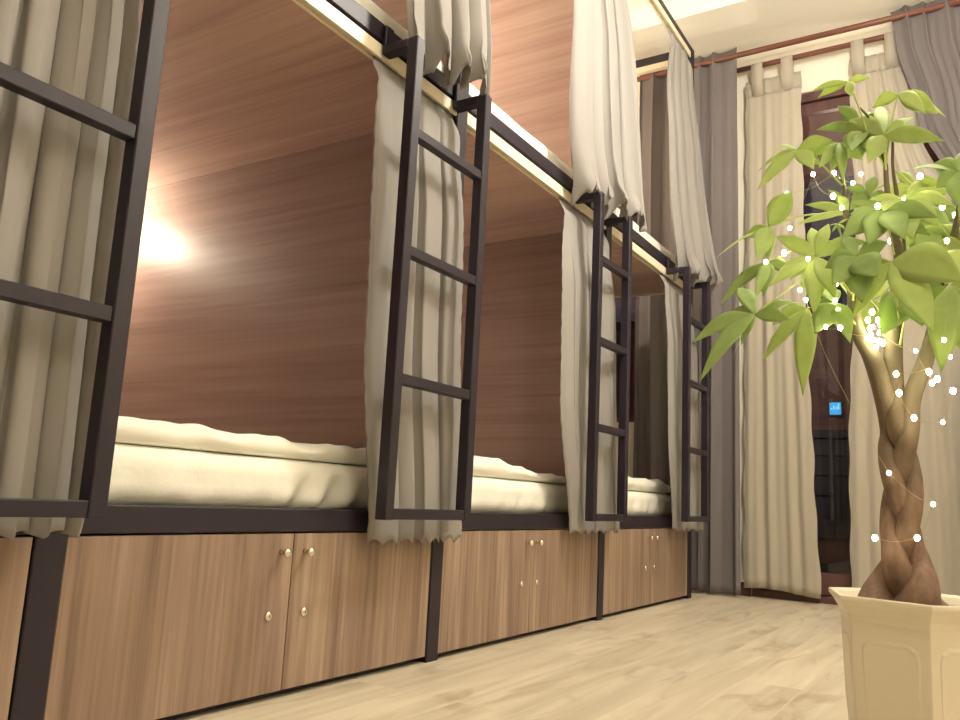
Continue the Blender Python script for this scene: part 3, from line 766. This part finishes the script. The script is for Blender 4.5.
for (q, pts, rad), br in zip(ends, BRANCHES[:3]):
    tail = [mm(p) for p in br[1:]]; tr = [p[3]/1000 for p in br[1:]]
    kp = pts[::4]+tail; kr = rad[::4]+tr
    P, R = smooth(kp, kr, 5)
    link('trunk', tube(BM(), P, R, 16), M['bark'], tree)
for br in BRANCHES[3:]:
    P, R = smooth([mm(p) for p in br], [p[3]/1000 for p in br], 5)
    link('branch', tube(BM(), P, R, 8), M['bark'], tree)

rl = random.Random(11)
CAMP = Vector((1.3, 0, .44))
def leaflet(bm, hub, tip, w, face):
    a = tip-hub; Ln = a.length; a.normalize()
    view = (CAMP-hub).normalized()
    n = (Vector((0, 0, 1))*(1-face)-view*(-face) + Vector((rl.uniform(-.25, .25), rl.uniform(-.25, .25), rl.uniform(-.15, .15)))*1.0)
    n = (n-a*n.dot(a))
    n = n.normalized() if n.length > 1e-4 else a.orthogonal().normalized()
    s = a.cross(n).normalized()
    NL, NW = 12, 4
    sag = Ln*rl.uniform(.04, .12); g = []
    for i in range(NL+1):
        t = i/NL
        wid = w/2*(math.sin(PI*min(1, t**.86))**1.05)
        if i == 0: wid = w*.05
        if i == NL: wid = .0004
        c = hub+a*(Ln*t)+Vector((0, 0, 1))*(sag*math.sin(PI*t))
        row = []
        for j in range(-NW//2, NW//2+1):
            q = j/(NW/2)
            row.append(bm.verts.new(c+s*(wid*q)+n*(abs(q)*wid*.10+.03*wid*math.sin(t*17+q*2))))
        g.append(row)
    for i in range(NL):
        for j in range(NW):
            f = bm.faces.new((g[i][j], g[i+1][j], g[i+1][j+1], g[i][j+1])); f.smooth = True
for hub, base, tips in LEAVES:
    H, B = mm(hub), mm(base)
    bm = BM()
    for x, y, z, w in tips:
        T = mm((x, y, z)); L_ = (T-H).length; W_ = w/1000
        full = max(W_, L_*.19)
        leaflet(bm, H, T, full, .25+.65*min(1, W_/(L_*.30)))
    lf = link('leaf', bm, M['leaf'], tree, at=H, recalc=False)
    md = lf.modifiers.new('thickness', 'SOLIDIFY'); md.thickness = .0006; md.offset = 0
    mid = (H+B)/2+Vector((0, 0, .25))*((H-B).length*.35)
    P, R = smooth([B, mid, H], [.0026, .0020, .0018], 6)
    link('petiole', tube(BM(), P, R, 6), M['petiole'], lf)

# fairy lights wound through the plant
fl = thing('fairy_lights', 'string of tiny warm fairy lights wound through the leaves of the potted tree', 'string lights', mm(BULBS[0]))
BL = [mm(b) for b in BULBS]
order = [0]; left_ = set(range(1, len(BL)))
while left_:
    n = min(left_, key=lambda i: (BL[i]-BL[order[-1]]).length); left_.remove(n); order.append(n)
bm = BM(); P = []
for i, j in zip(order, order[1:]):
    a, b_ = BL[i], BL[j]; d = (b_-a).length
    for s in range(8):
        t = s/8; P.append(a.lerp(b_, t)+Vector((.25*math.sin(i*3+t*3), .35*math.cos(i*5), -1))*(.10*d*math.sin(PI*t)))
P.append(BL[order[-1]])
link('wire', tube(bm, P, .0004, 5), M['wire'], fl)
for p in BL:
    bm = BM(); bmesh.ops.create_icosphere(bm, subdivisions=2, radius=rl.uniform(.0034, .0056)); bmesh.ops.scale(bm, vec=(1, 1, 1.25), verts=bm.verts[:]); bmesh.ops.translate(bm, verts=bm.verts[:], vec=p)
    for f in bm.faces: f.smooth = True
    link('bulb', bm, M['fairy'], fl)

# ------------------------------------------------------------------ light
def area(name, loc, size, power, col, rot=(0, 0, 0)):
    l = bpy.data.lights.new(name, 'AREA'); l.shape = 'RECTANGLE'; l.size, l.size_y = size; l.energy = power; l.color = col
    o = bpy.data.objects.new(name, l); COL.objects.link(o); o.location = loc; o.rotation_euler = rot; return o
def point(name, loc, power, col, r=.03):
    l = bpy.data.lights.new(name, 'POINT'); l.energy = power; l.color = col; l.shadow_soft_size = r
    o = bpy.data.objects.new(name, l); COL.objects.link(o); o.location = loc; return o
lamp_lab = ['white globe lamp hanging over the aisle near the first bunk', 'white globe lamp hanging over the aisle beside the middle bunk']
WARM = (1, .935, .825)
for i, (x, y, z) in enumerate(((1.75, .55, 2.55), (1.2, 2.35, 2.50))):
    t = thing('pendant_lamp', lamp_lab[i], 'lamp', (x, y, z), 'pendant lamps over the aisle')
    link('canopy', lathe(BM(), [(.0001, 0), (.05, 0), (.045, .02), (.0001, .025)], (x, y, ZC-.0005), (0, 0, -1), 24), M['ceil'], t)
    link('cord', tube(BM(), [(x, y, ZC-.02), (x, y, (ZC+z)/2), (x, y, z+.13)], .004), M['steel'], t)
    link('globe', lathe(BM(), [(.0001, -.12)]+[(.12*math.sin(PI*a/12), -.12*math.cos(PI*a/12)) for a in range(1, 12)]+[(.0001, .12)], (x, y, z), (0, 0, 1), 28), M['diffuser'], t)
    for dz, f in ((-.16, .5), (.16, .5)): point('pendant_light', (x, y, z+dz), (POW_A, POW_B)[i]*f, WARM, .10)
for q in RL: point('reading_lamp_light', q[:3], q[3], (1, .87, .66), .02)
point('balcony_light', (.6, 5.3, 2.3), 12, (1, .72, .55), .08)
w = bpy.data.worlds.new('night'); w.use_nodes = True; SC.world = w
w.node_tree.nodes['Background'].inputs[0].default_value = (.021, .017, .030, 1); w.node_tree.nodes['Background'].inputs[1].default_value = 1.0
SC.view_settings.view_transform = 'Standard'; SC.view_settings.look = 'None'; SC.view_settings.gamma = 1
SC.view_settings.exposure = EXPO; SC.view_settings.use_curve_mapping = False
SC.cycles.max_bounces = 10; SC.cycles.diffuse_bounces = 6; SC.cycles.transparent_max_bounces = 16; SC.cycles.sample_clamp_indirect = 6
